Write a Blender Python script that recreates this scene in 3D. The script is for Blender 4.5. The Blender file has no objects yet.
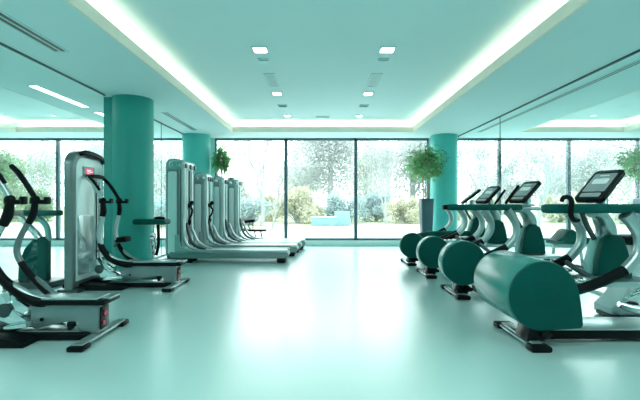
import bpy, bmesh, math, random
from mathutils import Vector, Matrix, Euler
random.seed(11)
C = bpy.context.scene.collection
PI = math.pi

# ------------------------------------------------------------------ camera
F = 400.0
cam_d = bpy.data.cameras.new('camera'); cam = bpy.data.objects.new('camera', cam_d); C.objects.link(cam)
cam.location = (0, 0, 1.35); cam.rotation_euler = (PI/2, 0, 0)
cam_d.sensor_width = 36; cam_d.lens = F/640*36; cam_d.shift_y = 2/640
cam_d.clip_start = .05; cam_d.clip_end = 400
bpy.context.scene.camera = cam

# ------------------------------------------------------------------ materials
def mat(name, col, rough=.5, metal=0., var=.06, scale=8., bump=0., coat=0., emit=None, es=0., spec=.5, trans=0., anis=None):
    m = bpy.data.materials.new(name); m.use_nodes = True
    nt = m.node_tree; b = nt.nodes['Principled BSDF']
    tc = nt.nodes.new('ShaderNodeTexCoord'); mp = nt.nodes.new('ShaderNodeMapping')
    nt.links.new(tc.outputs['Object'], mp.inputs['Vector'])
    if anis: mp.inputs['Scale'].default_value = anis
    n = nt.nodes.new('ShaderNodeTexNoise'); n.inputs['Scale'].default_value = scale; n.inputs['Detail'].default_value = 4
    nt.links.new(mp.outputs['Vector'], n.inputs['Vector'])
    r = nt.nodes.new('ShaderNodeValToRGB')
    r.color_ramp.elements[0].position = .3; r.color_ramp.elements[1].position = .7
    r.color_ramp.elements[0].color = tuple(max(0, c*(1-var)) for c in col)+(1,)
    r.color_ramp.elements[1].color = tuple(min(1, c*(1+var)) for c in col)+(1,)
    nt.links.new(n.outputs['Fac'], r.inputs['Fac']); nt.links.new(r.outputs['Color'], b.inputs['Base Color'])
    b.inputs['Roughness'].default_value = rough; b.inputs['Metallic'].default_value = metal
    b.inputs['Specular IOR Level'].default_value = spec
    if coat: b.inputs['Coat Weight'].default_value = coat; b.inputs['Coat Roughness'].default_value = max(.08, rough*.75)
    if coat > .7: b.inputs['Coat IOR'].default_value = 1.85
    if bump:
        bp = nt.nodes.new('ShaderNodeBump'); bp.inputs['Strength'].default_value = bump; bp.inputs['Distance'].default_value = .01
        nt.links.new(n.outputs['Fac'], bp.inputs['Height']); nt.links.new(bp.outputs['Normal'], b.inputs['Normal'])
    if emit: b.inputs['Emission Color'].default_value = tuple(emit)+(1,); b.inputs['Emission Strength'].default_value = es
    return m

def glass_mat(name, tint, refl):
    m = bpy.data.materials.new(name); m.use_nodes = True; nt = m.node_tree
    nt.nodes.clear()
    o = nt.nodes.new('ShaderNodeOutputMaterial'); t = nt.nodes.new('ShaderNodeBsdfTransparent'); g = nt.nodes.new('ShaderNodeBsdfGlossy')
    n = nt.nodes.new('ShaderNodeTexNoise'); n.inputs['Scale'].default_value = .6
    r = nt.nodes.new('ShaderNodeMapRange'); r.inputs['To Min'].default_value = refl*.8; r.inputs['To Max'].default_value = refl*1.2
    mx = nt.nodes.new('ShaderNodeMixShader')
    t.inputs['Color'].default_value = tint+(1,); g.inputs['Roughness'].default_value = .02; g.inputs['Color'].default_value = (.9, 1, .99, 1)
    nt.links.new(n.outputs['Fac'], r.inputs['Value']); nt.links.new(r.outputs['Result'], mx.inputs['Fac'])
    nt.links.new(t.outputs[0], mx.inputs[1]); nt.links.new(g.outputs[0], mx.inputs[2]); nt.links.new(mx.outputs[0], o.inputs['Surface'])
    return m

def leaf_mat(name, col, var=.3, tr=.4):
    m = bpy.data.materials.new(name); m.use_nodes = True; nt = m.node_tree; nt.nodes.clear()
    o = nt.nodes.new('ShaderNodeOutputMaterial'); d = nt.nodes.new('ShaderNodeBsdfDiffuse'); t = nt.nodes.new('ShaderNodeBsdfTranslucent')
    mx = nt.nodes.new('ShaderNodeMixShader'); mx.inputs['Fac'].default_value = tr
    tc = nt.nodes.new('ShaderNodeTexCoord'); n = nt.nodes.new('ShaderNodeTexNoise'); n.inputs['Scale'].default_value = 3.; n.inputs['Detail'].default_value = 5
    r = nt.nodes.new('ShaderNodeValToRGB'); r.color_ramp.elements[0].position = .32; r.color_ramp.elements[1].position = .68
    r.color_ramp.elements[0].color = tuple(c*(1-var) for c in col)+(1,); r.color_ramp.elements[1].color = tuple(min(1, c*(1+var)) for c in col)+(1,)
    nt.links.new(tc.outputs['Object'], n.inputs['Vector']); nt.links.new(n.outputs['Fac'], r.inputs['Fac'])
    nt.links.new(r.outputs['Color'], d.inputs['Color']); nt.links.new(r.outputs['Color'], t.inputs['Color'])
    nt.links.new(d.outputs[0], mx.inputs[1]); nt.links.new(t.outputs[0], mx.inputs[2]); nt.links.new(mx.outputs[0], o.inputs['Surface'])
    return m

M = dict(
    floor=mat('floor_resin', (.43, .69, .67), .33, var=.02, scale=.7, spec=.7, coat=1.),
    ceil=mat('ceiling_paint', (.655, .85, .862), .8, var=.015, scale=.5),
    wall=mat('wall_paint', (.64, .82, .82), .7, var=.02, scale=1.),
    lip=mat('cove_lip_paint', (.86, .83, .74), .6, var=.02),
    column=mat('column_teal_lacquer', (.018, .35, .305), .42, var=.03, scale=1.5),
    columnbloom=mat('far_column_teal_bloom', (.085, .56, .52), .38, var=.03, scale=1.5),  # same teal lightened: window bloom is painted into the colour
    wframe=mat('window_frame_grey', (.10, .17, .20), .4, metal=.3, var=.05),
    sill=mat('sill_paint', (.62, .83, .82), .5, var=.02),
    joint=mat('joint_dark', (.03, .09, .09), .5),
    silver=mat('silver_paint', (.42, .52, .52), .28, metal=.85, var=.05, scale=5),
    grey=mat('grey_housing', (.20, .29, .29), .33, metal=.45, var=.04, scale=5),
    rim=mat('tower_rim', (.17, .235, .235), .3, metal=.6, var=.06),
    pale=mat('pale_panel', (.76, .89, .90), .28, metal=.2, var=.05, scale=3, anis=(1, 1, .2)),
    chrome=mat('chrome', (.74, .82, .82), .12, metal=1., var=.05, scale=6),
    steel=mat('dark_steel', (.07, .10, .105), .3, metal=.7, var=.1),
    black=mat('black_rubber', (.004, .007, .008), .42, var=.2, scale=20, spec=.10),
    blackg=mat('black_gloss', (.003, .006, .007), .22, var=.1, spec=.2),
    tealdark=mat('dark_teal_shell', (.0, .078, .066), .45, var=.06, scale=6, spec=.12),
    tealbar=mat('window_lit_barrel_shell', (.014, .225, .20), .24, var=.04, scale=4, spec=.6),  # lighter teal: window light and sheen are put into the barrel colour
    tealpad=mat('teal_upholstery', (.0, .085, .073), .5, spec=.15, var=.08, scale=25, bump=.08),
    tealpale=mat('pale_teal_shell', (.20, .50, .48), .35, var=.04),
    screen=mat('grey_screen', (.14, .22, .22), .14, var=.25, scale=9, emit=(.5, .68, .66), es=.10),
    screenlight=mat('screen_graphic', (.6, .74, .73), .2, var=.05, emit=(.7, .85, .83), es=.1),
    pink=mat('pink_display', (.60, .10, .17), .25, var=.2, scale=30, emit=(.9, .2, .3), es=.3),
    pinktxt=mat('pink_display_glyph', (.95, .75, .78), .3, emit=(1, .7, .75), es=.4),
    red=mat('red_plate', (.55, .02, .06), .3, var=.1),
    led=mat('warm_led', (1, .95, .8), .5, emit=(1., .79, .58), es=8.5),
    down=mat('downlight_diffuser', (1, 1, 1), .5, emit=(1, .98, .92), es=9.0),
    linear=mat('linear_light_diffuser', (1, 1, 1), .5, emit=(1, 1, .97), es=3.5),
    ventgrey=mat('vent_grey', (.36, .56, .56), .5, var=.05),
    ventpale=mat('vent_pale', (.50, .74, .74), .5, var=.04),
    ventdark=mat('vent_dark', (.02, .045, .047), .5, var=.1),
    pot=mat('slate_planter', (.055, .12, .15), .35, var=.08, scale=3),
    soil=mat('soil', (.03, .025, .02), .9, var=.3, scale=40, bump=.5),
    cane=mat('cane_stem', (.42, .36, .22), .6, var=.2, scale=20),
    leaf=leaf_mat('bamboo_leaf', (.20, .44, .20), .6, .45),
    glass=glass_mat('window_glass', (.97, 1, 1), .045),
    gpart=glass_mat('partition_glass', (.88, .985, .975), .09),
    lawn=mat('pale_winter_lawn', (.31, .36, .245), .9, var=.12, scale=.5),
    paving=mat('pale_paving', (.52, .57, .56), .8, var=.05, scale=.6),
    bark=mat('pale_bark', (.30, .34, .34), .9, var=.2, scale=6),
    barkfar=mat('hazy_bark', (.38, .42, .42), .9, var=.1, scale=4),  # barks paled, the far one more: haze is mixed into the colour
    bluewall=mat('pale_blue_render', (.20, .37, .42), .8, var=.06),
    lf_haze=leaf_mat('hazy_leaf', (.40, .45, .45), .14, .45),  # leaf colours paled and greyed to carry the garden haze
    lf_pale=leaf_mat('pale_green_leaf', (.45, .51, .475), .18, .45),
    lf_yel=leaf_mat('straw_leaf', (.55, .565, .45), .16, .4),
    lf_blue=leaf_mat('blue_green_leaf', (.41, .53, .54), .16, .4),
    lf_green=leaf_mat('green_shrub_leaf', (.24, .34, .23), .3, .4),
)

# ------------------------------------------------------------------ mesh helpers
class MB:
    def __init__(s): s.bm = bmesh.new()
    def _tf(s, vs, rot, c):
        mt = Matrix.Translation(Vector(c)) @ Euler(rot).to_matrix().to_4x4()
        bmesh.ops.transform(s.bm, matrix=mt, verts=vs)
    def box(s, c, d, rot=(0, 0, 0), bevel=0., seg=2):
        t = bmesh.new(); bmesh.ops.create_cube(t, size=1)
        bmesh.ops.scale(t, vec=Vector(d), verts=t.verts)
        if bevel: bmesh.ops.bevel(t, geom=t.edges[:], offset=min(bevel, min(d)*.49), segments=seg, profile=.5, affect='EDGES', clamp_overlap=True)
        bmesh.ops.transform(t, matrix=Matrix.Translation(Vector(c)) @ Euler(rot).to_matrix().to_4x4(), verts=t.verts)
        s._join(t); return s
    def _join(s, t):
        mp = {v: s.bm.verts.new(v.co) for v in t.verts}
        for f in t.faces:
            try: s.bm.faces.new([mp[v] for v in f.verts])
            except ValueError: pass
        t.free()
    def poly(s, pts):
        s.bm.faces.new([s.bm.verts.new(Vector(p)) for p in pts]); return s
    def tube(s, pts, r, seg=10, sm=0, flat=1.):
        P = [Vector(p) for p in pts]; R = list(r) if hasattr(r, '__len__') else [r]*len(P)
        if sm:
            Q, S = [], []
            for i in range(len(P)-1):
                p0, p1, p2, p3 = P[max(i-1, 0)], P[i], P[i+1], P[min(i+2, len(P)-1)]
                for k in range(sm):
                    t = k/sm
                    Q.append(.5*((2*p1)+(p2-p0)*t+(2*p0-5*p1+4*p2-p3)*t*t+(3*p1-p0-3*p2+p3)*t**3)); S.append(R[i]+(R[i+1]-R[i])*t)
            Q.append(P[-1]); S.append(R[-1]); P, R = Q, S
        prev = None; rings = []
        for i, p in enumerate(P):
            d = (P[min(i+1, len(P)-1)]-P[max(i-1, 0)])
            d = d.normalized() if d.length > 1e-9 else Vector((0, 0, 1))
            if prev is None: n = d.orthogonal().normalized() if abs(d.y) > .8 else (Vector((0, 1, 0))-d*d.y).normalized()
            else: n = (prev-d*prev.dot(d)).normalized()
            prev = n; b = d.cross(n)
            rings.append([s.bm.verts.new(p+(n*math.cos(2*PI*k/seg)*R[i]+b*math.sin(2*PI*k/seg)*R[i]*flat)) for k in range(seg)])
        for a, b in zip(rings, rings[1:]):
            for k in range(seg): s.bm.faces.new([a[k], a[(k+1) % seg], b[(k+1) % seg], b[k]])
        s.bm.faces.new(rings[0][::-1]); s.bm.faces.new(rings[-1]); return s
    def cyl(s, a, b, r0, r1=None, seg=24, bev=0.):
        a, b = Vector(a), Vector(b); r1 = r0 if r1 is None else r1
        if bev:
            d = (b-a).normalized()
            return s.tube([a, a+d*bev*.3, a+d*bev, b-d*bev, b-d*bev*.3, b], [r0-bev, r0-bev*.3, r0, r1, r1-bev*.3, r1-bev], seg)
        return s.tube([a, b], [r0, r1], seg)
    def prism(s, outline, axis, lo, hi, bevel=0., seg=2):
        t = bmesh.new()
        def P(a, b, h): return {'y': (a, h, b), 'x': (h, a, b), 'z': (a, b, h)}[axis]
        vs = [t.verts.new(P(a, b, lo)) for a, b in outline]; f = t.faces.new(vs)
        r = bmesh.ops.extrude_face_region(t, geom=[f])
        nv = [v for v in r['geom'] if isinstance(v, bmesh.types.BMVert)]
        off = Vector(P(0, 0, hi-lo)); bmesh.ops.translate(t, vec=off, verts=nv)
        bmesh.ops.recalc_face_normals(t, faces=t.faces)
        if bevel:
            ax = {'y': 1, 'x': 0, 'z': 2}[axis]
            es = [e for e in t.edges if abs(e.verts[0].co[ax]-e.verts[1].co[ax]) < 1e-6]
            bmesh.ops.bevel(t, geom=es, offset=bevel, segments=seg, profile=.5, affect='EDGES', clamp_overlap=True)
        s._join(t); return s
    def ball(s, c, r, sc=(1, 1, 1), u=16, v=10):
        t = bmesh.new(); bmesh.ops.create_uvsphere(t, u_segments=u, v_segments=v, radius=r)
        bmesh.ops.scale(t, vec=Vector(sc), verts=t.verts); bmesh.ops.translate(t, vec=Vector(c), verts=t.verts); s._join(t); return s
    def build(s, name, m, parent=None, flip=False, ang=38, loc=None):
        if flip:
            bmesh.ops.scale(s.bm, vec=Vector((-1, 1, 1)), verts=s.bm.verts)
        if len(s.bm.faces) < 30000: bmesh.ops.recalc_face_normals(s.bm, faces=s.bm.faces)
        for f in s.bm.faces: f.smooth = True
        for e in s.bm.edges:
            if len(e.link_faces) == 2 and e.calc_face_angle(0) > math.radians(ang): e.smooth = False
        me = bpy.data.meshes.new(name); s.bm.to_mesh(me); s.bm.free(); me.materials.append(m)
        o = bpy.data.objects.new(name, me); C.objects.link(o)
        if parent: o.parent = parent
        if loc: o.location = loc
        return o

def rrect(a0, a1, b0, b1, r, n=6, corners=(1, 1, 1, 1)):
    """outline, ccw; corners: bottom-left, bottom-right, top-right, top-left rounded?"""
    out = []
    for (ca, cb, st, on) in ((a0, b0, PI, corners[0]), (a1, b0, 1.5*PI, corners[1]), (a1, b1, 0, corners[2]), (a0, b1, .5*PI, corners[3])):
        if not on: out.append((ca, cb)); continue
        xa = ca+r if ca == a0 else ca-r; xb = cb+r if cb == b0 else cb-r
        for k in range(n+1):
            t = st+k*PI/2/n; out.append((xa+r*math.cos(t), xb+r*math.sin(t)))
    return out

def tag(o, label=None, cat=None, group=None, kind=None):
    if label: o['label'] = label
    if cat: o['category'] = cat
    if group: o['group'] = group
    if kind: o['kind'] = kind
    return o
def thing(name, label, cat, loc, group=None, rz=0):
    o = bpy.data.objects.new(name, None); C.objects.link(o); o.location = loc; o.rotation_euler = (0, 0, rz); o.empty_display_size = .1
    return tag(o, label, cat, group)
def struct(name, mb, m, label, cat, parent=None):
    o = mb.build(name, m, parent)
    if not parent: tag(o, label, cat, kind='structure')
    return o
def part_label(o, l): o['label'] = l; return o

# ------------------------------------------------------------------ room shell
D = 12.27; H = 3.31; HU = 3.62; XL, XR = -3.93, 4.11; XO = 11.2; YB = -3.2
struct('floor', MB().box((0, (D+YB)/2, -.1), (2*XO+.4, D-YB+.4, .2)), M['floor'], 'glossy pale mint resin gym floor', 'floor')
struct('wall_back', MB().box((0, YB-.1, HU/2), (2*XO+.4, .2, HU)), M['wall'], 'pale aqua wall behind the viewer', 'wall')
struct('wall_left', MB().box((-XO-.1, (D+YB)/2, HU/2), (.2, D-YB, HU)), M['wall'], 'pale aqua outer wall of the adjoining room at left', 'wall')
struct('wall_right', MB().box((XO+.1, (D+YB)/2, HU/2), (.2, D-YB, HU)), M['wall'], 'pale aqua outer wall of the adjoining room at right', 'wall')
# ceiling: upper slab + soffits round three recessed trays (one mesh: the continuous ceiling)
TR = [(-2.45, 2.6, -2.2, 11.2), (-8.5, -5.45, -2.2, 11.2), (5.6, 8.5, -2.2, 11.2)]
cb = MB()
cb.box((0, (D+YB)/2, HU+.08), (2*XO+.4, D-YB+.4, .16))
xs = [(-XO, -8.5), (-5.45, -2.45), (2.6, 5.6), (8.5, XO)]
for a, b in xs:
    a_, b_ = (a+.03 if a > -XO else a), (b-.03 if b < XO else b)
    cb.box(((a_+b_)/2, (D+YB)/2, H+.03), (b_-a_, D-YB, .06))
for x0, x1, y0, y1 in TR:
    cb.box(((x0+x1)/2, (y1+.03+D)/2, H+.03), (x1-x0+.06, D-y1-.03, .06)); cb.box(((x0+x1)/2, (y0-.03+YB)/2, H+.03), (x1-x0+.06, y0-.03-YB, .06))
    g = .34
    for c, d in (((x0-g, (y0+y1)/2, (H+HU)/2+.03), (.04, y1-y0+2*g, HU-H-.06)), ((x1+g, (y0+y1)/2, (H+HU)/2+.03), (.04, y1-y0+2*g, HU-H-.06)),
                 (((x0+x1)/2, y1+g, (H+HU)/2+.03), (x1-x0+2*g, .04, HU-H-.06)), (((x0+x1)/2, y0-g, (H+HU)/2+.03), (x1-x0+2*g, .04, HU-H-.06))):
        cb.box(c, d)
struct('ceiling', cb, M['ceil'], 'pale aqua ceiling with recessed trays and lowered soffit', 'ceiling')
names = ['the middle ceiling recess', 'the ceiling recess beyond the left glass', 'the ceiling recess beyond the right glass']
for i, (x0, x1, y0, y1) in enumerate(TR):
    b = MB(); h = .15
    for c, d in (((x0-.015, (y0+y1)/2, H+h/2-.002), (.03, y1-y0+.06, h)), ((x1+.015, (y0+y1)/2, H+h/2-.002), (.03, y1-y0+.06, h)),
                 (((x0+x1)/2, y1+.015, H+h/2-.002), (x1-x0, .03, h)), (((x0+x1)/2, y0-.015, H+h/2-.002), (x1-x0, .03, h))): b.box(c, d)
    struct('trim_%d' % (i+1), b, M['lip'], 'cream upstand edging '+names[i], 'ceiling edge')
    for side, c, d in (('left', (x0-.15, (y0+y1)/2, H+.09), (.05, y1-y0, .02)), ('right', (x1+.15, (y0+y1)/2, H+.09), (.05, y1-y0, .02)), ('far', ((x0+x1)/2, y1+.15, H+.09), (x1-x0, .05, .02))):
        o = MB().box(c, d, bevel=.006).build('cove_light', M['led'])
        tag(o, 'warm light strip along the %s edge of %s' % (side, names[i]), 'cove light')

# glazed far wall: sill band, then one window per bay
struct('baseboard_back', MB().box((0, D+.03, .085), (2*XO, .14, .17), bevel=.012), M['sill'], 'pale aqua low base band under the far windows', 'baseboard')
mull = [-10.2, -8.07, -5.97, -3.87, -3.23, -1.05, 1.10, 3.34, 4.0, 5.52, 7.66, 9.8]
wn = 0
def window(x0, x1):
    global wn; wn += 1
    b = MB(); t = .05; y = D+.06
    for c, d in (((x0+t/2, y, (H+.17)/2), (t, .10, H-.17)), ((x1-t/2, y, (H+.17)/2), (t, .10, H-.17)), (((x0+x1)/2, y, H-.035), (x1-x0, .10, .07)), (((x0+x1)/2, y, .205), (x1-x0, .10, .07))):
        b.box(c, d, bevel=.006, seg=1)
    w = thing('window_%d' % wn, 'full height grey framed window bay %d counted from the left' % wn, 'window', (0, 0, 0)); w['kind'] = 'structure'
    b.build('window_frame', M['wframe'], w)
    MB().poly([(x0+t, y, .24), (x1-t, y, .24), (x1-t, y, H-.07), (x0+t, y, H-.07)]).build('window_pane', M['glass'], w)
for a, b in ((-10.2, -8.07), (-8.07, -5.97), (-5.97, -3.95), (-3.23, -1.05), (-1.05, 1.10), (1.10, 3.34), (4.08, 5.52), (5.52, 7.66), (7.66, 9.8)): window(a, b)
b = MB()
for a, c in ((-XO, -10.2), (9.8, XO), (-3.95, -3.23), (3.34, 4.08)): b.box(((a+c)/2, D+.06, HU/2), (c-a, .12, HU))
b.box((0, D+.06, (H+HU)/2), (2*XO, .12, HU-H))
struct('wall_far', b, M['wall'], 'pale aqua wall piers between the far windows', 'wall')

# teal columns
def column(n, x, y, r, label):
    struct('column_%d' % n, MB().cyl((x, y, 0), (x, y, H), r, seg=64), M['column' if n == 1 else 'columnbloom'], label, 'column')
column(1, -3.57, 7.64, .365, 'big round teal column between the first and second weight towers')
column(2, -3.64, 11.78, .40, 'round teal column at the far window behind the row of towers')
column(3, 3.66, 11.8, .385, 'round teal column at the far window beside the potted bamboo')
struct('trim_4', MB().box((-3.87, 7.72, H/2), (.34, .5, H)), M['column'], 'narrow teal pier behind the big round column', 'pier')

# glass partitions
def partition(name, x, segs, label):
    p = thing(name, label, 'glass wall', (x, 0, 0)); p['kind'] = 'structure'
    for a, b_ in segs:
        MB().poly([(0, a, .03), (0, b_, .03), (0, b_, H-.02), (0, a, H-.02)]).build('glass_panel', M['gpart'], p)
    b = MB(); a0, b0 = segs[0][0], segs[-1][1]
    b.box((0, (a0+b0)/2, H-.012), (.03, b0-a0, .024)); b.build('top_channel', M['joint'], p)
    b = MB(); b.box((0, (a0+b0)/2, .02), (.04, b0-a0, .04), bevel=.004); b.build('bottom_channel', M['pale'], p)
    b = MB()
    for a, b_ in segs[:-1]: b.box((0, b_, H/2), (.012, .014, H-.05))
    if len(segs) > 1: b.build('glass_joint', M['joint'], p)
partition('wall_glass_left', XL, [(YB, 1.9), (1.9, 4.6), (4.6, 7.30)], 'clear frameless glass partition left of the near machines')
partition('wall_glass_far_left', XL, [(7.95, 9.9), (9.9, D)], 'clear frameless glass partition behind the far towers')
partition('wall_glass_right', XR, [(YB, 1.2), (1.2, 4.95), (4.95, 9.13), (9.13, D)], 'clear frameless glass partition right of the green trainers')

# ------------------------------------------------------------------ ceiling fixtures
def downlight(x, y, s, label):
    t = thing('downlight', label, 'ceiling light', (x, y, HU), 'square downlights')
    b = MB(); w = .02
    for c, d in (((-s/2, 0, -.008), (w, s+w, .016)), ((s/2, 0, -.008), (w, s+w, .016)), ((0, -s/2, -.008), (s, w, .016)), ((0, s/2, -.008), (s, w, .016))): b.box(c, d)
    b.build('frame', M['ceil'], t)
    MB().box((0, 0, -.006), (s-w, s-w, .008), bevel=.002).build('diffuser', M['down'], t)
rows = [(5.95, -.89, 1.00, .21, 'nearest'), (8.35, -.90, 1.01, .19, 'second'), (10.5, -.86, 1.04, .17, 'farthest')]
for y, xl, xr, s, w in rows:
    downlight(xl, y, s, '%s square recessed downlight in the left ceiling row' % w)
    downlight(xr, y, s, '%s square recessed downlight in the right ceiling row' % w)
def grille(name, x, y, sx, sy, z, label, cat, frame, dark, n=4, along='x', lift=.0):
    t = thing(name, label, cat, (x, y, z))
    b = MB(); w = min(sx, sy)*.12
    for c, d in (((-sx/2+w/2, 0, -.007), (w, sy, .014)), ((sx/2-w/2, 0, -.007), (w, sy, .014)), ((0, -sy/2+w/2, -.007), (sx-2*w, w, .014)), ((0, sy/2-w/2, -.007), (sx-2*w, w, .014))): b.box(c, d)
    b.build('frame', frame, t)
    MB().box((0, 0, -.003), (sx-2*w, sy-2*w, .004)).build('backing', dark, t)
    b = MB()
    for k in range(n):
        if along == 'x': b.box((0, -sy/2+w+(k+.5)*(sy-2*w)/n, -.008), (sx-2*w, (sy-2*w)/n*.45, .008), rot=(.3, 0, 0))
        else: b.box((-sx/2+w+(k+.5)*(sx-2*w)/n, 0, -.008), ((sx-2*w)/n*.45, sy-2*w, .008), rot=(0, .3, 0))
    b.build('slats', frame, t)
for x, sd in ((-.90, 'left'), (1.01, 'right')):
    grille('sensor_plate', x+.0, 6.36, .17, .10, HU, 'small grey ceiling plate behind the nearest %s downlight' % sd, 'ceiling plate', M['ventpale'], M['ventgrey'], 2)
    grille('ceiling_vent', x, 7.45, .20, .78, HU, 'long pale slatted vent between two downlights, %s row' % sd, 'vent', M['ventpale'], M['ventgrey'], 4, 'y')
    grille('ceiling_vent', x+.02, 9.42, .22, .22, HU, 'small dark square vent near the far end, %s row' % sd, 'vent', M['ventgrey'], M['joint'], 4)
grille('ceiling_vent', .07, 10.65, .36, .12, HU, 'narrow vent centred near the far end of the middle recess', 'vent', M['ventpale'], M['ventgrey'], 3)
def slot(x, y0, y1, w, label, n=2):
    t = thing('slot_diffuser', label, 'vent', (x, (y0+y1)/2, H)); L = y1-y0
    b = MB()
    for k in range(n+1): b.box((-w/2+k*w/n, 0, -.005), (w/n*.28, L, .012))
    for s in (-1, 1): b.box((0, s*L/2, -.005), (w*1.14, .03, .012))
    b.build('frame', M['ventpale'], t)
    for k in range(n): MB().box((-w/2+(k+.5)*w/n, 0, -.003), (w/n*.74, L-.03, .005)).build('slot', M['ventdark'], t)
slot(-3.36, 2.6, 5.2, .17, 'dark double slot air diffuser in the soffit at upper left')
slot(-3.40, 8.75, 10.9, .14, 'grey double slot air diffuser in the soffit beyond the big column')
slot(4.45, 4.2, 11.2, .11, 'long dark slot air diffuser beyond the right glass')
def linlight(x, y0, y1, w, label):
    t = thing('linear_light', label, 'ceiling light', (x, (y0+y1)/2, H)); L = y1-y0
    b = MB()
    for s in (-1, 1): b.box((s*w/2, 0, -.004), (.012, L+.012, .01)); b.box((0, s*L/2, -.004), (w, .012, .01))
    b.build('frame', M['ceil'], t); MB().box((0, 0, -.003), (w-.012, L-.012, .005)).build('diffuser', M['linear'], t)
linlight(-4.83, 6.72, 8.25, .16, 'bright linear ceiling light beyond the left glass, nearer one')
linlight(-4.86, 8.70, 9.2, .14, 'short linear ceiling light beyond the left glass beside the teal pier')

# ------------------------------------------------------------------ machines on the left
def cross_trainer(x0, yc, ku, v, tower, label, ln=0.):
    """u = distance from the front foot towards the glass (world -x)."""
    t = thing('cross_trainer', label, 'exercise machine', (x0, yc, 0), 'cross trainers')
    B = lambda mb, n, m, p=t: mb.build(n, M[m], p, flip=True)
    s = ku/1.07
    # front foot bar with two rubber ends
    f = B(MB().box((0, 0, .045), (.11, .80, .03), bevel=.012), 'front_foot', 'silver')
    for sg in (-1, 1): B(MB().prism(rrect(-.075, .075, .0, .05, .02), 'y', sg*.30, sg*.44, .008), 'rubber_end', 'black', f)
    # floor rail and rear footplate
    rl = B(MB().box((.08+.62*s, -.02, .042), (1.3*s, .24, .065), bevel=.01), 'floor_rail', 'black')
    B(MB().box((.08+.62*s, .0, .08), (1.3*s, .20, .012), bevel=.004), 'rail_top', 'silver', rl)
    B(MB().prism([(.72*s, .0), (1.62*s, .0), (1.62*s, .09), (1.45*s, .11), (.86*s, .075), (.72*s, .04)], 'y', -.34, .30, .01), 'rear_footplate', 'black')
    # housing beam (tapering body) and its end leg
    h = B(MB().prism([(-.02, .06), (.17, .06), (.19, .17), (.28, .175), (.80*s, .10), (.87*s, .13), (.85*s, .31), (.80*s, .36), (.0, .35), (-.03, .33)], 'y', -.10, .10, .018), 'housing', 'grey')
    B(MB().box((-.034, 0, .20), (.014, .15, .22), bevel=.006), 'end_plate', 'blackg', h)
    B(MB().cyl((-.036, .0, .235), (-.052, 0, .235), .030, seg=20), 'red_badge', 'red', h)
    B(MB().cyl((-.036, -.03, .15), (-.05, -.03, .15), .02, seg=14), 'red_button', 'red', h)
    B(MB().cyl((.70*s, -.098, .20), (.70*s, -.112, .20), .016, seg=14), 'bolt_cap', 'black', h)
    B(MB().box((.24, -.09, .15), (.07, .05, .05), bevel=.008).cyl((.24, -.08, .12), (.24, -.125, .12), .02, seg=12), 'latch', 'black', h)
    # cushioned top rail: black underside and silver cap, with a flared tip
    B(MB().prism(rrect(-.12, .80*s, .345, .395, .022), 'y', -.15, .15, .012), 'top_rail', 'black')
    B(MB().prism(rrect(-.04, .80*s, .395, .415, .009), 'y', -.135, .10, .006).box((-.10, 0, .405), (.09, .20, .018), bevel=.007), 'rail_cap', 'silver')
    # S curved tubes either side, with grips above
    for sg in (-1, 1):
        w = v*sg
        fat = 1. if sg < 0 else .78
        path = [(.66*s, w*.5, .37), (.76*s, w*.7, .385), (.92*s, w*.9, .46), (1.04*s+ln*.5, w, .60), (1.10*s+ln, w, .78), (1.10*s+ln, w, .92), (1.06*s+ln*.6, w, 1.10), (1.04*s+ln*.2, w, 1.22)]
        B(MB().tube(path[:4]+[(1.09*s+ln*.85, w, .72)], [q*fat for q in (.050, .053, .052, .046, .043)], 14, 5), 'lower_sleeve', 'black')
        B(MB().tube([(a, b, c+.028) for a, b, c in path[:3]]+path[3:], [q*fat for q in (.03, .033, .04, .042, .042, .04, .036, .034)], 14, 5), 'curved_tube', 'silver' if tower or sg < 0 else 'rim')
        B(MB().tube([(1.055*s+ln*.45, w, 1.13), (1.04*s+ln*.2, w, 1.22), (1.05*s, w, 1.34)], [q*fat for q in (.042, .048, .038)], 14, 3), 'grip_sleeve', 'black')
        B(MB().ball((1.05*s, w, 1.37), .05, (1.05, .9, 1)).cyl((1.05*s-.12, w, 1.35), (1.05*s+.05, w, 1.35), .022, seg=12, bev=.006).box((1.05*s-.13, w, 1.365), (.04, .08, .08), bevel=.015), 'joint_knob', 'black')
        top = 1.05*s+.25
        arm = [(1.05*s, w, 1.39), (1.05*s+.08, w, 1.52), (1.05*s+.17, w, 1.65), (top, w, 1.73)]
        B(MB().tube(arm, [.026, .028, .028, .026], 12, 4), 'handle_arm', 'silver' if sg < 0 else 'black')
        if sg < 0: B(MB().tube([(a-.03, b, c+.01) for a, b, c in arm[1:]], [.02, .024, .022], 10, 4), 'hand_grip', 'black')
    if tower:
        B(MB().tube([(top, -v, 1.73), (top-.03, -v*.5, 1.755), (top-.03, v*.5, 1.755), (top, v, 1.73)], .030, 12, 4), 'top_crossbar', 'black')
        # knee pad on its bracket
        B(MB().box((.92, .14, .74), (.16, .22, .085), bevel=.025), 'knee_pad', 'black')
        B(MB().tube([(1.08, .14, .62), (1.02, .14, .68), (.95, .14, .70)], .016, 8, 3), 'pad_bracket', 'steel')
    # flywheel crank and pedals
    c = B(MB().ball((1.16*s, 0, .27), .17, (1.15, .55, .9)).prism([(.86*s, .12), (1.36*s, .12), (1.34*s, .40), (1.22*s, .46), (1.10*s, .30), (.90*s, .20)], 'y', -.12, .12, .03), 'crank_cover', 'chrome')
    B(MB().cyl((1.18*s, -.13, .29), (1.18*s, .13, .29), .07, seg=20, bev=.01), 'crank_axle', 'steel', c)
    for sg in (-1, 1): B(MB().box((.90*s, sg*.2, .20+.03*sg), (.30*s, .12, .045), rot=(0, .15, 0), bevel=.015), 'pedal', 'chrome')
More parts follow.
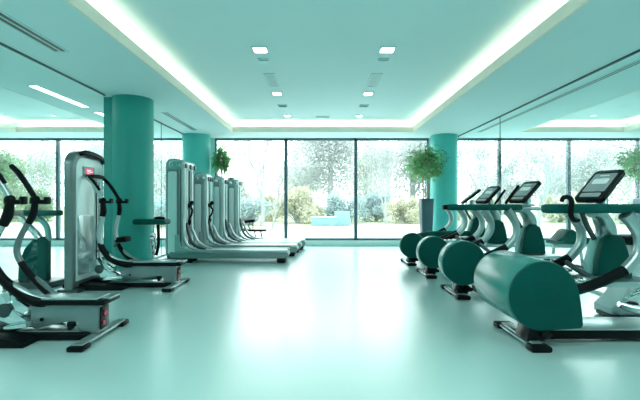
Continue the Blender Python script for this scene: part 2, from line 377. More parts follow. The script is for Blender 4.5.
    if tower:
        # tall rounded weight tower, broad face to the room
        y0, y1 = -.50, .36; hx = 2.13
        prof = rrect(y0, y1, .05, hx, .22, 8, (0, 0, 1, 1))
        B(MB().prism(prof, 'x', 1.36, 1.50, .03, 3), 'tower_body', 'rim')
        inner = rrect(y0+.07, y1-.05, .16, hx-.10, .16, 8, (0, 0, 1, 1))
        p = B(MB().prism(inner, 'x', 1.345, 1.362, .008), 'front_panel', 'pale')
        B(MB().prism(rrect(y0+.09, y1-.34, .24, 1.15, .05), 'x', 1.336, 1.347, .006), 'panel_recess', 'silver', p)
        g = B(MB().box((1.335, y1-.23, 1.0), (.012, .10, 1.35), bevel=.003), 'weight_slot', 'steel', p)
        B(MB().cyl((1.325, y1-.20, .25), (1.325, y1-.20, 1.72), .014, seg=10).cyl((1.325, y1-.26, .25), (1.325, y1-.26, 1.72), .014, seg=10), 'guide_rods', 'chrome', p)
        B(MB().box((1.322, y1-.23, .55), (.03, .13, .035), bevel=.006).box((1.322, y1-.23, .72), (.03, .13, .035), bevel=.006).box((1.322, y1-.23, .9), (.03, .13, .035), bevel=.006), 'weight_plates', 'steel', p)
        d = B(MB().prism(rrect(-.28, .02, 1.76, 1.90, .015), 'x', 1.328, 1.347, .004), 'display_housing', 'grey')
        B(MB().box((1.326, -.125, 1.83), (.006, .22, .10), bevel=.002), 'display', 'pink', d)
        B(MB().box((1.321, -.15, 1.845), (.004, .10, .012)).box((1.321, -.12, 1.822), (.004, .14, .012)).box((1.321, -.16, 1.80), (.004, .06, .008)), 'display_glyphs', 'pinktxt', d)
        B(MB().tube([(1.35, y0+.16, hx-.05), (1.32, y0+.30, hx-.02), (1.32, y1-.2, hx-.06), (1.34, y1-.08, hx-.14)], [.03, .045, .045, .03], 12, 4), 'top_bumper', 'blackg')
        B(MB().box((1.42, -.07, .028), (.30, .94, .056), bevel=.012), 'tower_foot', 'steel')
    return t
cross_trainer(-2.20, 4.02, .80, .17, False, 'nearest grey cross trainer with curved tubes, cut off by the picture edge', ln=.14)
cross_trainer(-2.30, 6.42, 1.07, .25, True, 'grey cross trainer joined to a weight tower with a pink display')

def tower_trainer(x0, yn, h, w, depth, xend, label, legs=True, pedal=True):
    """weight tower with a long low deck running out from it. x0 = room-side face of tower, yn = near edge."""
    t = thing('tower_trainer', label, 'exercise machine', (x0, yn, 0), 'tower trainers with long decks')
    B = lambda mb, n, m, p=t: mb.build(n, M[m], p)
    zt = .27
    B(MB().box((-depth/2, (w+.06)/2, (h+.05)/2), (depth, w-.06, h-.05), bevel=min(depth, w)*.40, seg=6), 'tower_body', 'grey')
    B(MB().prism(rrect(-depth*.72, -depth*.22, .20, h-.30, .04), 'y', .045, .075, .008), 'side_panel', 'pale')
    # chrome head with pulley wheels
    hd = B(MB().box((-depth*.35+.05, w/2+.01, h-.155), (depth*.70+.10, w-.02, .23), bevel=.085, seg=5), 'tower_head', 'silver')
    for k in range(3): B(MB().cyl((.085, .14+k*(w-.28)/2, h-.17), (.125, .14+k*(w-.28)/2, h-.17), .058, seg=20, bev=.008), 'pulley_wheel', 'steel', hd)
    for k in range(2): B(MB().cyl((-depth*.5+k*.15, .025, h-.16), (-depth*.5+k*.15, -.01, h-.16), .045, seg=20, bev=.008), 'pulley_wheel', 'chrome', hd)
    # rounded silver uprights on the room side
    for k, (f, m) in enumerate(((.14, 'silver'), (.40, 'pale'), (.72, 'silver'))):
        B(MB().cyl((.02, w*f, .25), (.02, w*f, h-.18), .075 if k != 1 else .05, seg=20), 'upright', m)
    B(MB().box((.012, w*.5, h*.48), (.03, w*.9, h*.84), bevel=.008), 'weight_slot', 'steel')
    B(MB().cyl((.055, w*.56, .3), (.055, w*.56, h-.15), .008, seg=8), 'cable', 'black')
    wp = MB()
    for k in range(9): wp.box((.045, w*.56, .36+k*.052), (.05, w*.2, .042), bevel=.006)
    B(wp, 'weight_stack', 'steel')
    # adjustable black handle carriage
    if pedal:
        cz = 1.19
        B(MB().box((.10, w*.45, cz+.08), (.08, .12, .10), bevel=.02).ball((.16, w*.40, cz+.14), .05).tube([(.12, w*.45, cz+.03), (.18, w*.36, cz-.03), (.16, w*.36, cz-.13), (.10, w*.42, cz-.22)], .024, 10, 4).ball((.10, w*.42, cz-.30), .05, (.8, .8, 1.5)), 'cable_handle', 'black')
    # deck: long low platform
    L = xend-x0
    ds = -depth*.6
    B(MB().prism([(ds, .10), (L-.05, .10), (L-.01, .15), (L, .20), (L-.03, zt-.03), (ds, zt-.03)], 'y', .02, .50, .015), 'deck_frame', 'grey')
    B(MB().prism(rrect(-.10, L-.02, zt-.035, zt+.02, .025), 'y', .0, .10, .01), 'deck_edge', 'silver')
    B(MB().prism(rrect(-.10, L-.02, zt-.035, zt+.02, .025), 'y', .43, .51, .01), 'deck_edge', 'silver')
    B(MB().prism(rrect(.10, L-.06, zt-.03, zt+.005, .012), 'y', .10, .43, .004), 'deck_belt', 'pale')
    for fx in (L-.16, .18):
        for fy in (.03, .40): B(MB().prism([(fx-.09, 0), (fx+.07, 0), (fx+.09, .05), (fx+.08, .11), (fx-.10, .11), (fx-.11, .05)], 'y', fy, fy+.09, .01), 'deck_foot', 'black')
    B(MB().box((-depth/2+.02, w/2, .05), (depth+.08, w+.02, .10), bevel=.02), 'tower_foot', 'steel')
    # curved struts sweeping from tower to deck
    if legs:
        for k in range(3):
            yy = .04+k*.17; o = .10*k
            B(MB().tube([(.05+o*.4, yy, 1.0-.12*k), (.07+o*.5, yy, .70), (.12+o*.8, yy, .46), (.24+o, yy, .335), (.42+o, yy, .285)], [.026, .032, .036, .034, .022], 12, 5), 'curved_strut', ('silver', 'steel', 'silver')[k])
        B(MB().prism([(-.12, .26), (.24, .26), (.18, .30), (.02, .36), (-.02, .62), (-.12, .62)], 'y', .02, .14, .02), 'strut_shroud', 'silver')
    return t
tower_trainer(-3.10, 8.82, 2.33, .90, .38, -.69, 'tallest silver weight tower with long deck, right behind the padded stool')
tower_trainer(-2.89, 9.88, 2.10, .60, .30, -.55, 'second silver weight tower with long deck from the big column')
tower_trainer(-2.64, 10.60, 2.06, .54, .24, -.49, 'third silver weight tower with long deck from the big column', pedal=False)
tower_trainer(-2.38, 11.24, 2.05, .46, .26, -.40, 'farthest silver weight tower with long deck, nearest the windows', pedal=False)

# padded stool beyond the big column
st = thing('padded_stool', 'tall stool with flat teal pad between the big column and weight tower', 'stool', (-2.99, 7.16, 0))
B = lambda mb, n, m, p=st: mb.build(n, M[m], p)
B(MB().prism(rrect(-.31, .27, 0.95, 1.045, .042), 'y', -.15, .15, .03, 3), 'seat', 'tealpad')
B(MB().ball((.12, .0, 1.055), .09, (1.1, .8, .45)), 'seat_cap', 'black')
B(MB().cyl((0, 0, .04), (0, 0, .955), .03, seg=18), 'post', 'chrome')
B(MB().cyl((0, 0, .5), (0, 0, .80), .052, seg=18, bev=.01).ball((0, -.04, .70), .05), 'height_clamp', 'chrome')
B(MB().tube([(.09, 0, .955), (.10, 0, .62), (.06, 0, .40)], .028, 10, 3), 'rear_strut', 'black')
B(MB().cyl((0, 0, 0), (0, 0, .045), .20, .17, seg=32, bev=.012), 'base', 'steel')

# weight bench by the far window
wb = thing('weight_bench', 'small black weight bench with raised pad in front of the far window', 'bench', (-2.12, 11.99, 0))
B = lambda mb, n, m, p=wb: mb.build(n, M[m], p)
B(MB().box((.22, 0, .50), (.58, .26, .06), bevel=.02), 'seat', 'black')
B(MB().box((-.24, 0, .535), (.42, .28, .07), rot=(0, .12, 0), bevel=.02), 'back_pad', 'black')
B(MB().box((.02, 0, .78), (.30, .26, .10), rot=(0, -.12, 0), bevel=.03), 'raised_pad', 'black')
B(MB().tube([(.02, 0, .74), (-.02, 0, .62), (.04, 0, .53)], .02, 10, 2).tube([(.10, .06, .74), (.10, .06, .53)], .014, 8), 'pad_post', 'steel')
for xx, dx in ((-.26, -.06), (.34, .10), (.16, .06)):
    B(MB().tube([(xx, 0, .48), (xx+dx, 0, .03)], .022, 8), 'leg', 'steel')
for xx in (-.32, .34): B(MB().box((xx, 0, .02), (.07, .30, .04), bevel=.01), 'foot', 'black')

# ------------------------------------------------------------------ machines on the right
def elliptical(x0, yc, label, dl=.28, dee=False, du=0., dz=.50, r=.315, bar=(.1, 1.6), bz=1.285, fu=0., pu=1.1, con=.9, hook=False, strip=None, beam=False, grp='green drum trainers', pv=.14, yaw=-66, r0=.30):
    t = thing('elliptical_trainer', label, 'exercise machine', (x0, yc, 0), grp)
    B = lambda mb, n, m, p=t: mb.build(n, M[m], p)
    # front foot: long flat bar along the depth, rubber ends
    f = B(MB().box((.02, -.08, .04), (.17, .70, .025), bevel=.01).box((.02, -.08, .056), (.10, .62, .018), bevel=.006), 'front_foot', 'silver')
    for sg in (-1, 1): B(MB().prism(rrect(-.08, .11, 0, .055, .022), 'y', sg*.28-.08, sg*.40-.08, .01), 'rubber_end', 'black', f)
    B(MB().box(((r0+1.7)/2, -.10, .075), (1.7-r0, .22, .09), bevel=.012), 'base_rail', 'black')
    B(MB().box(((r0+1.7)/2, -.02, .128), (1.7-r0, .40, .016), bevel=.005), 'rail_top_plate', 'silver')
    B(MB().prism([(-.05, .05), (.13, .05), (.11, .12), (.10, .24), (-.01, .24), (-.03, .12)], 'y', -.34, -.1, .015).cyl((.11, -.38, .13), (.11, -.28, .13), .045, seg=16, bev=.01).cyl((.16, -.34, .115), (.16, -.28, .115), .03, seg=12), 'drum_pivot', 'blackg')
    # drum: barrel shell plus dark end plates
    y0 = -.38; cu, cz = du+.09, dz
    out = []
    for k in range(72):
        a = 2*PI*k/72; out.append((cu+r*math.cos(a), cz+r*math.sin(a)))
    if dee:
        # teardrop: right side runs down to a low rounded corner
        out = []
        a0, a1 = math.radians(26), math.radians(266)
        for k in range(61):
            a = a0+(a1-a0)*k/60; out.append((cu+r*math.cos(a), cz+r*math.sin(a)))
        cx, cy, rr = cu+.325, cz-.262, .04
        for k in range(9):
            a = math.radians(-90+k*100/8); out.append((cx+rr*math.cos(a), cy+rr*math.sin(a)))
        out += [(cu+.358, cz-.16), (cu+.342, cz-.04), (cu+.325, cz+.06)]
    bar_ = B(MB().prism(out, 'y', y0+.03, y0+dl, .025, 3), 'drum_barrel', 'tealbar')
    sc = lambda q: [(cu+(a-cu)*q, cz+(b_-cz)*q) for a, b_ in out]
    B(MB().prism(sc(.985), 'y', y0, y0+.04, .014, 3), 'drum_end_plate', 'tealdark')
    B(MB().prism(sc(.97), 'y', y0+dl-.012, y0+dl+.025, .012, 2), 'drum_back_plate', 'tealdark')
    if dee: B(MB().prism(rrect(cu-.075, cu+.135, cz-.10, cz+.09, .05), 'y', y0-.005, y0+.004, .003), 'drum_emblem', 'tealdark')
    # two side frames: black lower sleeve then silver tube curving up to the handrail
    for yy in (-.33, .50):
        pth = [(.36+du, yy, dz+.03), (.62+fu, yy, .60), (.86+fu, yy, .71), (.985+fu, yy, .86), (1.0+fu, yy, 1.02), (.93+fu, yy, 1.16), (.87+fu, yy, 1.235)]
        B(MB().tube(pth[:3], [.045, .05, .052], 14, 5), 'frame_sleeve', 'black')
        B(MB().tube(pth[2:], [.048, .05, .05, .056, .066], 14, 5), 'frame_tube', 'silver')
    # pedestal shroud with a thick arm arching to the handrail
    pr = [(pu+a*.86, b_) for a, b_ in ((-.21, .56), (.21, .56), (.19, .74), (.155, .86), (.11, .97), (.04, 1.01), (-.05, 1.01), (-.12, .96), (-.16, .86), (-.195, .74))]
    B(MB().prism(pr, 'y', pv-.10, pv+.02, .03, 3), 'pedestal_shroud', 'tealdark')
    B(MB().prism([(a-.012, b_-.012) for a, b_ in pr], 'y', pv+.02, pv+.15, .03, 3), 'pedestal_back', 'tealpale')
    B(MB().box((pu-.02, .085, .545), (.62, .50, .05), bevel=.012), 'pedestal_platform', 'silver')
    B(MB().tube([(pu+.24, .08, .53), (1.45, .06, .46), (1.55, .0, .30), (1.58, -.05, .13)], .05, 12, 4), 'rear_post', 'steel')
    B(MB().tube([(.80+fu, -.33, .685), (.86+fu, .08, .56), (.80+fu, .50, .685)], .03, 10, 4), 'cross_tube', 'steel')
    B(MB().tube([(pu+.02, pv+.09, .94), (pu+.015, pv+.07, 1.06), (pu-.06, pv+.03, 1.17), (pu-.18, pv-.08, 1.235), (pu-.32, pv-.2, 1.25)], [.10, .095, .082, .066, .055], 16, 5), 'support_arm', 'silver')
    B(MB().tube([(pu-.30, pv-.02, 1.24), (pu-.22, pv+.02, 1.10), (pu-.13, pv+.04, .96)], .026, 10, 3), 'arm_strut', 'steel')
    # ribbed pedals between the frames
    for sg, yy in ((0, -.05), (1, .33)):
        pd = MB().box((.55+fu, yy, .54+.05*sg), (.40, .17, .03), rot=(0, -.12, 0), bevel=.012)
        for k in range(5): pd.box((.40+fu+.075*k, yy, .543+.05*sg+.009*k), (.03, .15, .014), rot=(0, -.12, 0), bevel=.004)
        B(pd, 'pedal', 'chrome')
    B(MB().tube([(.30+du, .10, dz), (.7, .10, .49), (pu-.2, .10, .53)], .03, 10, 3), 'pedal_link', 'steel')
    if beam: B(MB().tube([(.2, .15, .56), (.6, .15, .62), (pu-.12, .15, .64)], [.07, .07, .06], 12, 3), 'cover_beam', 'tealpad')
    # padded handrail with black end cap
    bz0, bz1 = bz-.043, bz+.043
    hr = B(MB().prism(rrect(bar[0], bar[1], bz0, bz1, .03), 'y', -.37, -.25, .025, 3), 'padded_handrail', 'tealpad')
    if not hook: B(MB().prism(rrect(bar[0]-.05, bar[0]+.012, bz0+.008, bz1-.008, .02), 'y', -.355, -.265, .012), 'end_cap', 'black', hr)
    B(MB().prism(rrect(con-.28, pu+.05, bz0+.0, bz0+.05, .02), 'y', -.27, .06, .01), 'console_bridge', 'silver')
    if hook:
        hk = [(.235, -.40, bz+.065), (.245, -.41, bz+.10), (.295, -.41, bz+.105), (.315, -.42, bz+.06), (.305, -.42, bz-.05), (.335, -.42, bz-.10), (.39, -.40, bz-.105)]
        B(MB().tube(hk, [.018, .021, .022, .023, .023, .022, .018], 12, 4), 'hook_grip', 'black')
    # console: tilted screen on a stem
    cc = Vector((con, 0., bz+.225)); rx = Matrix.Rotation(math.radians(yaw), 4, 'Z') @ Matrix.Rotation(math.radians(-51), 4, 'X')
    def pan(mb, n, m, p=t):
        bmesh.ops.transform(mb.bm, matrix=Matrix.Translation(cc) @ rx, verts=mb.bm.verts); return B(mb, n, m, p)
    c = pan(MB().prism(rrect(-.145, .145, -.245, .245, .05), 'y', -.022, .03, .012, 3), 'console', 'blackg')
    pan(MB().prism(rrect(-.108, .108, -.12, .175, .012), 'y', -.027, -.02, .003), 'screen', 'screen', c)
    pan(MB().prism(rrect(-.075, .075, .0, .085, .02), 'y', -.0295, -.026, .001).box((0, -.028, .135), (.09, .002, .012)), 'screen_graphic', 'screenlight', c)
    pan(MB().prism(rrect(-.095, .095, -.205, -.145, .012), 'y', -.028, -.02, .003), 'key_panel', 'screen', c)
    pan(MB().prism(rrect(-.09, .09, .195, .222, .012), 'y', -.027, -.02, .003), 'top_strip', 'steel', c)
    B(MB().tube([(con+.03, .03, bz-.02), (con+.06, .05, bz+.06), (con+.05, .05, bz+.15)], [.07, .055, .05], 12, 3), 'console_stem', 'silver')
    B(MB().box((con-.06, -.04, bz+.03), (.30, .20, .03), bevel=.012), 'console_tray', 'tealpale')
    if strip:
        for k in range(1):
            B(MB().tube([(strip-.10, -.22, bz+.05), (strip-.03, -.21, bz+.14), (strip+.10, -.20, bz+.31)], [.018, .024, .020], 10, 3), 'upright_grip', 'black')
    return t
elliptical(1.97, 4.05, 'nearest green drum trainer with tear shaped end plate and hooked grip', dl=.86, dee=True, dz=.482, r=.325, bar=(.12, 1.75), bz=1.288, pu=1.06, con=.86, hook=True, r0=.14)
elliptical(1.97, 5.98, 'second nearest green drum trainer, its drum face fully round', du=-.10, dz=.517, r=.305, dl=-.17, bar=(-.18, .88), bz=1.275, fu=-.2, pu=1.26, con=1.09, strip=.80)
elliptical(1.95, 7.50, 'third green drum trainer, between the second and farthest ones', du=-.05, dz=.472, r=.28, dl=-.16, bar=(.42, 1.2), bz=1.26, fu=-.05, pu=1.42, con=1.20, strip=1.33)
elliptical(1.93, 8.90, 'farthest green drum trainer, nearest the windows and the potted bamboo', du=-.06, dz=.43, r=.27, dl=-.05, bar=(.75, 1.4), bz=1.25, fu=.15, pu=1.62, con=1.42, beam=True, yaw=-98)

# second hand rail machine stub seen through left glass
ad = thing('rail_trainer', 'teal trainer with flat padded rail standing beyond the left glass', 'exercise machine', (-4.55, 6.35, 0))
B = lambda mb, n, m, p=ad: mb.build(n, M[m], p)
B(MB().prism([(-.26, .10), (.20, .10), (.20, .74), (.12, .80), (-.02, .76), (-.16, .60), (-.25, .36)], 'y', .0, .14, .03, 3), 'shroud', 'tealdark')
B(MB().prism(rrect(-.30, .42, 1.13, 1.22, .03), 'y', -.06, .10, .025, 3), 'padded_rail', 'tealpad')
B(MB().prism(rrect(-.33, -.27, 1.145, 1.205, .02), 'y', -.05, .09, .01), 'end_cap', 'black')
B(MB().tube([(-.24, .04, 1.13), (-.12, .05, .98), (.02, .06, .82), (.06, .07, .70)], [.05, .05, .06, .07], 14, 4), 'support_arm', 'chrome')
B(MB().tube([(-.02, .10, 1.14), (.14, .10, .96), (.18, .10, .72)], .045, 12, 4), 'support_arm', 'tealpale')
B(MB().box((0, .07, .05), (.72, .5, .10), bevel=.02), 'base', 'steel')

# white cast stepper at the right edge
sp = thing('stepper', 'white and chrome stepper machine at the right edge with black foot', 'exercise machine', (3.56, 4.80, 0))
B = lambda mb, n, m, p=sp: mb.build(n, M[m], p)
B(MB().prism([(-.20, .03), (.42, .03), (.42, .24), (.36, .42), (.36, .86), (.20, .92), (.12, .74), (.04, .46), (-.06, .26), (-.20, .12)], 'y', -.22, .14, .05, 3), 'cast_leg', 'pale')
B(MB().ball((-.0, -.225, .17), .075, (1.2, .25, .6)), 'leg_recess', 'blackg'); B(MB().ball((.16, -.225, .58), .07, (.8, .25, 1.1)), 'leg_recess', 'blackg')
B(MB().tube([(-.20, -.30, .20), (.0, -.30, .14), (.30, -.30, .12), (.42, -.30, .12)], [.03, .05, .05, .05], 12, 4), 'lower_tube', 'chrome')
B(MB().prism(rrect(-.30, -.14, .0, .055, .025), 'y', -.34, -.16, .012), 'rubber_foot', 'black')
B(MB().box((.06, -.1, .03), (.56, .3, .05), bevel=.012), 'base_plate', 'steel')
for k in range(3): B(MB().box((.02+.05*k, -.27, .30+.05*k), (.24, .05, .02), rot=(0, -.4, 0), bevel=.005), 'cooling_fin', 'chrome')
B(MB().prism(rrect(-.10, .40, .86, .96, .03), 'y', -.28, .10, .02), 'step_pad', 'black')

# low teal bench seen through the right glass
lb = thing('padded_bench', 'low teal padded bench standing beyond the right glass', 'bench', (5.05, 8.2, 0))
B = lambda mb, n, m, p=lb: mb.build(n, M[m], p)
B(MB().prism([(-.32, .50), (.40, .50), (.40, .62), (.22, .66), (.02, .80), (-.06, .78), (-.22, .60), (-.32, .57)], 'y', -.2, .2, .03, 3), 'pad', 'tealpad')
B(MB().box((0, 0, .455), (.60, .12, .08), bevel=.01), 'frame', 'silver')
for s in (-.25, .28): B(MB().tube([(s, 0, .44), (s*1.2, 0, .03)], .03, 10), 'leg', 'silver'); B(MB().box((s*1.2, 0, .02), (.08, .44, .04), bevel=.01), 'foot', 'black')

# ------------------------------------------------------------------ potted bamboos
def bamboo(x, y, label, h=1.44, cr=.58, cz=2.38, seed=1, n=1500, zs=.95):
    rnd = random.Random(seed)
    t = thing('potted_bamboo', label, 'potted plant', (x, y, 0), 'potted bamboos')
    B = lambda mb, n_, m, p=t: mb.build(n_, M[m], p)
    def sq(z, a): return [(-a, -a, z), (a, -a, z), (a, a, z), (-a, a, z)]
    b = MB(); bm = b.bm; rings = []
    for z, a in ((0, .118), (.01, .122), (h-.01, .172), (h, .168), (h, .145), (h-.06, .142)):
        o = rrect(-a, a, -a, a, .03, 4); rings.append([bm.verts.new((p, q, z)) for p, q in o])
    for r0, r1 in zip(rings, rings[1:]):
        for k in range(len(r0)): bm.faces.new([r0[k], r0[(k+1) % len(r0)], r1[(k+1) % len(r0)], r1[k]])
    bm.faces.new(rings[0][::-1])
    pt = B(b, 'planter', 'pot')
    B(MB().prism(rrect(-.142, .142, -.142, .142, .03), 'z', h-.09, h-.055), 'soil', 'soil', pt)
    tips = []
    for k, (dx, dy) in enumerate(((-.07, 0), (0, .05), (.07, -.02), (.03, -.06))):
        top = (dx*2.0+rnd.uniform(-.05, .05), dy*2, cz+rnd.uniform(-.05, .3))
        B(MB().tube([(dx, dy, h-.07), (dx*1.3, dy*1.3, (h+cz)/2), top], [.017, .014, .008], 8, 3), 'stem', 'cane')
    lf = MB(); tw = MB()
    for k in range(170):
        a = rnd.uniform(0, 2*PI); ph = math.acos(rnd.uniform(-.75, 1)); rr = cr*rnd.uniform(.55, 1.02)
        d = Vector((math.sin(ph)*math.cos(a), math.sin(ph)*math.sin(a), math.cos(ph)*zs))
        p0 = Vector((d.x*.06, d.y*.06, cz+rnd.uniform(-.25, .15))); p1 = Vector((0, 0, cz))+d*rr
        if k < 70: tw.tube([p0, (p0+p1)/2+Vector((0, 0, .05)), p1], [.005, .004, .002], 4)
        for j in range(n//170):
            q = p0.lerp(p1, rnd.uniform(.35, 1.08))+Vector((rnd.gauss(0, .05), rnd.gauss(0, .05), rnd.gauss(0, .05)))
            ll = rnd.uniform(.09, .17); wd = rnd.uniform(.014, .024)
            dr = (d+Vector((rnd.gauss(0, .7), rnd.gauss(0, .7), rnd.gauss(-.45, .6)))).normalized()
            sd = dr.cross(Vector((rnd.gauss(0, 1), rnd.gauss(0, 1), 1))).normalized()*wd
            m_ = q+dr*ll*.45+Vector((0, 0, .01)); e = q+dr*ll+Vector((0, 0, -.02))
            lf.poly([q, m_+sd, e, m_-sd])
    B(tw, 'twigs', 'cane'); B(lf, 'foliage', 'leaf')
bamboo(2.915, 10.98, 'bushy green bamboo in a tall slate planter beside the far column', seed=3)
bamboo(-2.93, 11.84, 'bushy bamboo whose leaves show above the farthest weight towers', cr=.20, cz=2.58, h=1.2, seed=5, n=900, zs=2.0)
bamboo(-9.35, 11.3, 'bushy bamboo beyond the left glass at the picture edge', cr=.62, cz=2.40, seed=7)
bamboo(9.05, 11.2, 'bushy bamboo beyond the right glass at the picture edge', cr=.66, cz=2.42, seed=9)

# ------------------------------------------------------------------ outside
gb = MB().box((0, 65, -.08), (220, 105, .10)); o = gb.build('lawn', M['lawn']); tag(o, 'pale winter lawn outside the windows', 'lawn', kind='structure')
o = MB().box((0, 15.3, -.02), (60, 5.6, .04)).build('path', M['paving']); tag(o, 'pale paved terrace outside the windows', 'path', kind='structure')

def bare_tree(px, Y, h, label, seed, spread=.5, levels=6, m='bark', r=.14, lean=0., leaves=0, lm='lf_haze', fork=.28, group='bare trees outside'):
    rnd = random.Random(seed); x = (px-320)*Y/F
    t = thing('bare_tree', label, 'tree', (x, Y, -.03), group)
    trunk, br, lv = MB(), MB(), MB(); ends = []
    def grow(p, d, L, rad, lev):
        q1 = p+d*L*.5+Vector((rnd.gauss(0, .04), rnd.gauss(0, .04), 0))*L; q2 = q1+(d+Vector((rnd.gauss(0, .12), rnd.gauss(0, .12), .06))).normalized()*L*.5
        (trunk if lev <= 1 else br).tube([p, q1, q2], [rad, rad*.85, rad*.68], 7 if lev < 3 else 4)
        if lev >= levels: ends.append(q2); return
        if lev >= 3: ends.append(q1)
        for k in range(rnd.choice((2, 3, 3)) if lev else 4):
            a = rnd.uniform(0, 2*PI); s = spread*rnd.uniform(.6, 1.3)
            nd = (d+Vector((math.cos(a)*s, math.sin(a)*s, rnd.uniform(-.05, .25)))).normalized()
            st = q2 if k < 2 else q1.lerp(q2, rnd.uniform(.0, .9))
            grow(st, nd, L*rnd.uniform(.62, .85), rad*rnd.uniform(.5, .66), lev+1)
    grow(Vector((0, 0, 0)), Vector((lean, 0, 1)).normalized(), h*fork, r, 0)
    trunk.build('trunk', M[m], t); br.build('branches', M[m], t)
    if leaves:
        for k in range(leaves):
            e = rnd.choice(ends); q = e+Vector((rnd.gauss(0, .25), rnd.gauss(0, .25), rnd.gauss(0, .25))); card(lv, q, rnd.uniform(.04, .10), rnd)
        lv.build('foliage', M[lm], t)
def card(mb, q, s, rnd):
    a = Vector((rnd.gauss(0, 1), rnd.gauss(0, 1), rnd.gauss(0, 1))).normalized(); b = a.orthogonal().normalized(); c = a.cross(b)
    mb.poly([q-b*s, q-c*s*.6, q+b*s, q+c*s*.6])
def leafy(px, Y, w, z0, z1, label, seed, m, name='leafy_tree', cat='tree', n=3500, size=.10, trunk=True, group='leafy trees outside', bark='barkfar', blobs=9):
    rnd = random.Random(seed); x = (px-320)*Y/F
    t = thing(name, label, cat, (x, Y, -.03), group); lv = MB(); hh = z1-z0; n = int(n*2.2)
    bl = [(Vector((rnd.gauss(0, w*.24), rnd.gauss(0, w*.2), z0+hh*rnd.uniform(.15, .85))), rnd.uniform(.22, .42)*min(w, hh)*(1 if blobs < 12 else .72)) for _ in range(blobs)]
    for k in range(n):
        c, r = rnd.choice(bl); v = Vector((rnd.gauss(0, 1), rnd.gauss(0, 1), rnd.gauss(0, 1))).normalized()*r*rnd.uniform(.3, 1.25)**.6
        q = c+v
        if z0 > .1 and abs(q.x) > w*.62: continue
        if q.z < .02: q.z = .02+abs(rnd.gauss(0, .1))
        card(lv, q, size*rnd.uniform(.6, 1.5), rnd)
    tk = MB()
    if trunk: tk.tube([(0, 0, 0), (.05, 0, z0+hh*.3), (.0, 0, z0+hh*.7)], [w*.05, w*.04, w*.015], 8, 2)
    for c, r in bl: tk.tube([(0, 0, .0 if not trunk else z0+hh*.12), (c.x*.5, c.y*.5, c.z*.6), tuple(c)], [.04, .03, .012], 5, 2)
    tk.build('trunk' if trunk else 'stems', M[bark], t); lv.build('foliage', M[m], t)

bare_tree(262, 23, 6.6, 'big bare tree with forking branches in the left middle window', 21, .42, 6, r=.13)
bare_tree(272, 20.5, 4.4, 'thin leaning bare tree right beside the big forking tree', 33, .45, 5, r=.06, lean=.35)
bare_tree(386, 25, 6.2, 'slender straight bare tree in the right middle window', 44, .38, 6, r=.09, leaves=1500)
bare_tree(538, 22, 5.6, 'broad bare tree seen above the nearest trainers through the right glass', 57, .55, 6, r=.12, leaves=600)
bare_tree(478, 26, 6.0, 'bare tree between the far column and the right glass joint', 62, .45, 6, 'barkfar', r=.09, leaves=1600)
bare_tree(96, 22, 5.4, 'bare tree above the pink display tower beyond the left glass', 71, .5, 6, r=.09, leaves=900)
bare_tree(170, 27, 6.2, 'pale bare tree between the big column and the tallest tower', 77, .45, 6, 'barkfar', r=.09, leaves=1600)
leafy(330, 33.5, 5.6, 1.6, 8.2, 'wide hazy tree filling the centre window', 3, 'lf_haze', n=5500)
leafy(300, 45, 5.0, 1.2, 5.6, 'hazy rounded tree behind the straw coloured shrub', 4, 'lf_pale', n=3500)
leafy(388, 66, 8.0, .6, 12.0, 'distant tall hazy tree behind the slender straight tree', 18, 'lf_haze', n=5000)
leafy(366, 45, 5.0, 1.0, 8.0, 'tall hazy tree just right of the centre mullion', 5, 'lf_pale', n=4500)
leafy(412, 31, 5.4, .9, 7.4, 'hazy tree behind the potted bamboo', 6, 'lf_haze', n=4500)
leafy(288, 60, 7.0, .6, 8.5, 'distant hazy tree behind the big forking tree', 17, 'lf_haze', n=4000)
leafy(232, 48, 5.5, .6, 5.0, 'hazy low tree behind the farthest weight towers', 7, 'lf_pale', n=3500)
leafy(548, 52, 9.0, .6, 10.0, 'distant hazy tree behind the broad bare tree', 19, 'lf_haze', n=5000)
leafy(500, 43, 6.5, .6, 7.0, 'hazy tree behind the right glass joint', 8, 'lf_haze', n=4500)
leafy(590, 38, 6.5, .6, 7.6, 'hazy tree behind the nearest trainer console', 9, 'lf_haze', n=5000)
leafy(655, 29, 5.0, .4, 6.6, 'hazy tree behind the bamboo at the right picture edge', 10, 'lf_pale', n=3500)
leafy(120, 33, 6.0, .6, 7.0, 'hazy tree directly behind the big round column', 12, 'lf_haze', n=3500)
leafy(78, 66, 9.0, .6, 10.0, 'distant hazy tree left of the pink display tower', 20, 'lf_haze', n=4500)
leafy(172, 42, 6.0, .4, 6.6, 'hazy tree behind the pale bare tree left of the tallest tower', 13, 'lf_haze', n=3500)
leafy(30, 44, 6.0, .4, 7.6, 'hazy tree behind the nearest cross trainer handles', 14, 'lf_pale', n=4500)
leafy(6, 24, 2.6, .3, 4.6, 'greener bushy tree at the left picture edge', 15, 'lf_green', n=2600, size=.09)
S = dict(name='garden_shrub', cat='shrub', trunk=False, group='shrubs outside', blobs=22)
leafy(297, 26.3, 2.5, .05, 2.3, 'large straw yellow shrub left of the low pale blue wall', 31, 'lf_yel', n=3800, size=.07, **S)
leafy(247, 24, 2.0, .05, 1.6, 'blue green shrub behind the weight bench', 32, 'lf_blue', n=2200, size=.07, **S)
leafy(268, 29, 2.0, .05, 1.9, 'pale straw shrub under the forking tree', 36, 'lf_yel', n=2200, size=.07, **S)
leafy(343, 26.2, 2.2, .05, 2.0, 'blue green shrub directly behind the low pale blue wall', 33, 'lf_blue', n=2200, size=.07, **S)
leafy(377, 28.7, 2.4, .05, 1.9, 'blue green shrub left of the slender straight tree', 34, 'lf_blue', n=2600, size=.07, **S)
leafy(406, 26.2, 2.2, .05, 1.7, 'straw coloured shrub left of the slate planter', 35, 'lf_yel', n=2400, size=.06, **S)
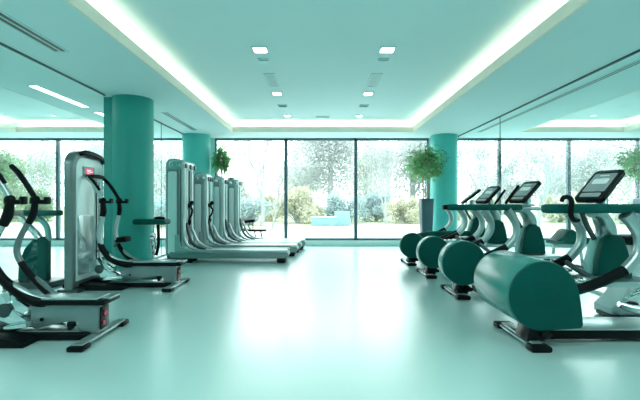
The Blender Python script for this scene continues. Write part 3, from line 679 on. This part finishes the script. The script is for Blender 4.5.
leafy(480, 30, 3.4, .05, 1.8, 'straw coloured shrub seen between the far column and consoles', 37, 'lf_yel', n=2400, size=.07, **S)
leafy(560, 27.5, 4.0, .05, 2.0, 'straw coloured shrub between the second and nearest consoles', 38, 'lf_yel', n=2600, size=.07, **S)
leafy(636, 25, 3.4, .05, 1.8, 'pale green shrub under the bamboo at the right picture edge', 39, 'lf_pale', n=2400, size=.07, **S)
leafy(30, 28, 2.6, .05, 2.3, 'green shrub between the handles of the nearest cross trainer', 40, 'lf_green', n=2600, size=.08, **S)
leafy(170, 23, 4.0, .05, 1.9, 'blue green shrub behind the padded stool', 41, 'lf_blue', n=2200, size=.07, **S)
gw = thing('garden_wall', 'low pale blue rendered wall on the lawn in the centre window', 'wall', (.55, 23.3, -.03))
MB().box((-.3, 0, .24), (1.5, .30, .48), bevel=.02).build('low_wall', M['bluewall'], gw)
MB().box((.75, .1, .42), (.9, .45, .84), bevel=.02).build('end_pier', M['bluewall'], gw)
MB().box((-.3, 0, .505), (1.54, .38, .05), bevel=.01).build('coping', M['paving'], gw)

# ------------------------------------------------------------------ light
w = bpy.data.worlds.new('world'); bpy.context.scene.world = w; w.use_nodes = True
nt = w.node_tree; bg = nt.nodes['Background']
tc = nt.nodes.new('ShaderNodeTexCoord'); sx = nt.nodes.new('ShaderNodeSeparateXYZ'); rp = nt.nodes.new('ShaderNodeValToRGB')
rp.color_ramp.elements[0].position = 0.; rp.color_ramp.elements[0].color = (.85, .97, .96, 1)
rp.color_ramp.elements[1].position = .5; rp.color_ramp.elements[1].color = (.93, 1, 1, 1)
nt.links.new(tc.outputs['Generated'], sx.inputs[0]); nt.links.new(sx.outputs['Z'], rp.inputs['Fac']); nt.links.new(rp.outputs['Color'], bg.inputs['Color'])
bg.inputs['Strength'].default_value = 3.3
def area(name, loc, rot, sx_, sy_, power, col=(1, 1, 1)):
    l = bpy.data.lights.new(name, 'AREA'); l.shape = 'RECTANGLE'; l.size = sx_; l.size_y = sy_; l.energy = power; l.color = col
    o = bpy.data.objects.new(name, l); C.objects.link(o); o.location = loc; o.rotation_euler = rot; return o
area('fill_lamp', (0, 1.2, 3.55), (0, 0, 0), 4.0, 3.2, 70, (.93, 1, .98))  # unseen fill lights added to brighten the rooms, no fixtures here
area('fill_lamp', (-7, 1.5, 3.55), (0, 0, 0), 2.4, 4, 90, (.93, 1, .98))
area('fill_lamp', (7, 1.5, 3.55), (0, 0, 0), 2.4, 4, 90, (.93, 1, .98))
sn = bpy.data.lights.new('sun', 'SUN'); sn.energy = 1.0; sn.angle = .5; sn.color = (1, .98, .93)
so = bpy.data.objects.new('sun', sn); C.objects.link(so); so.rotation_euler = (math.radians(-38), 0, math.radians(0)); so.location = (0, 20, 15)

vs = bpy.context.scene.view_settings
vs.view_transform = 'Standard'; vs.look = 'None'; vs.exposure = .68; vs.gamma = 1.
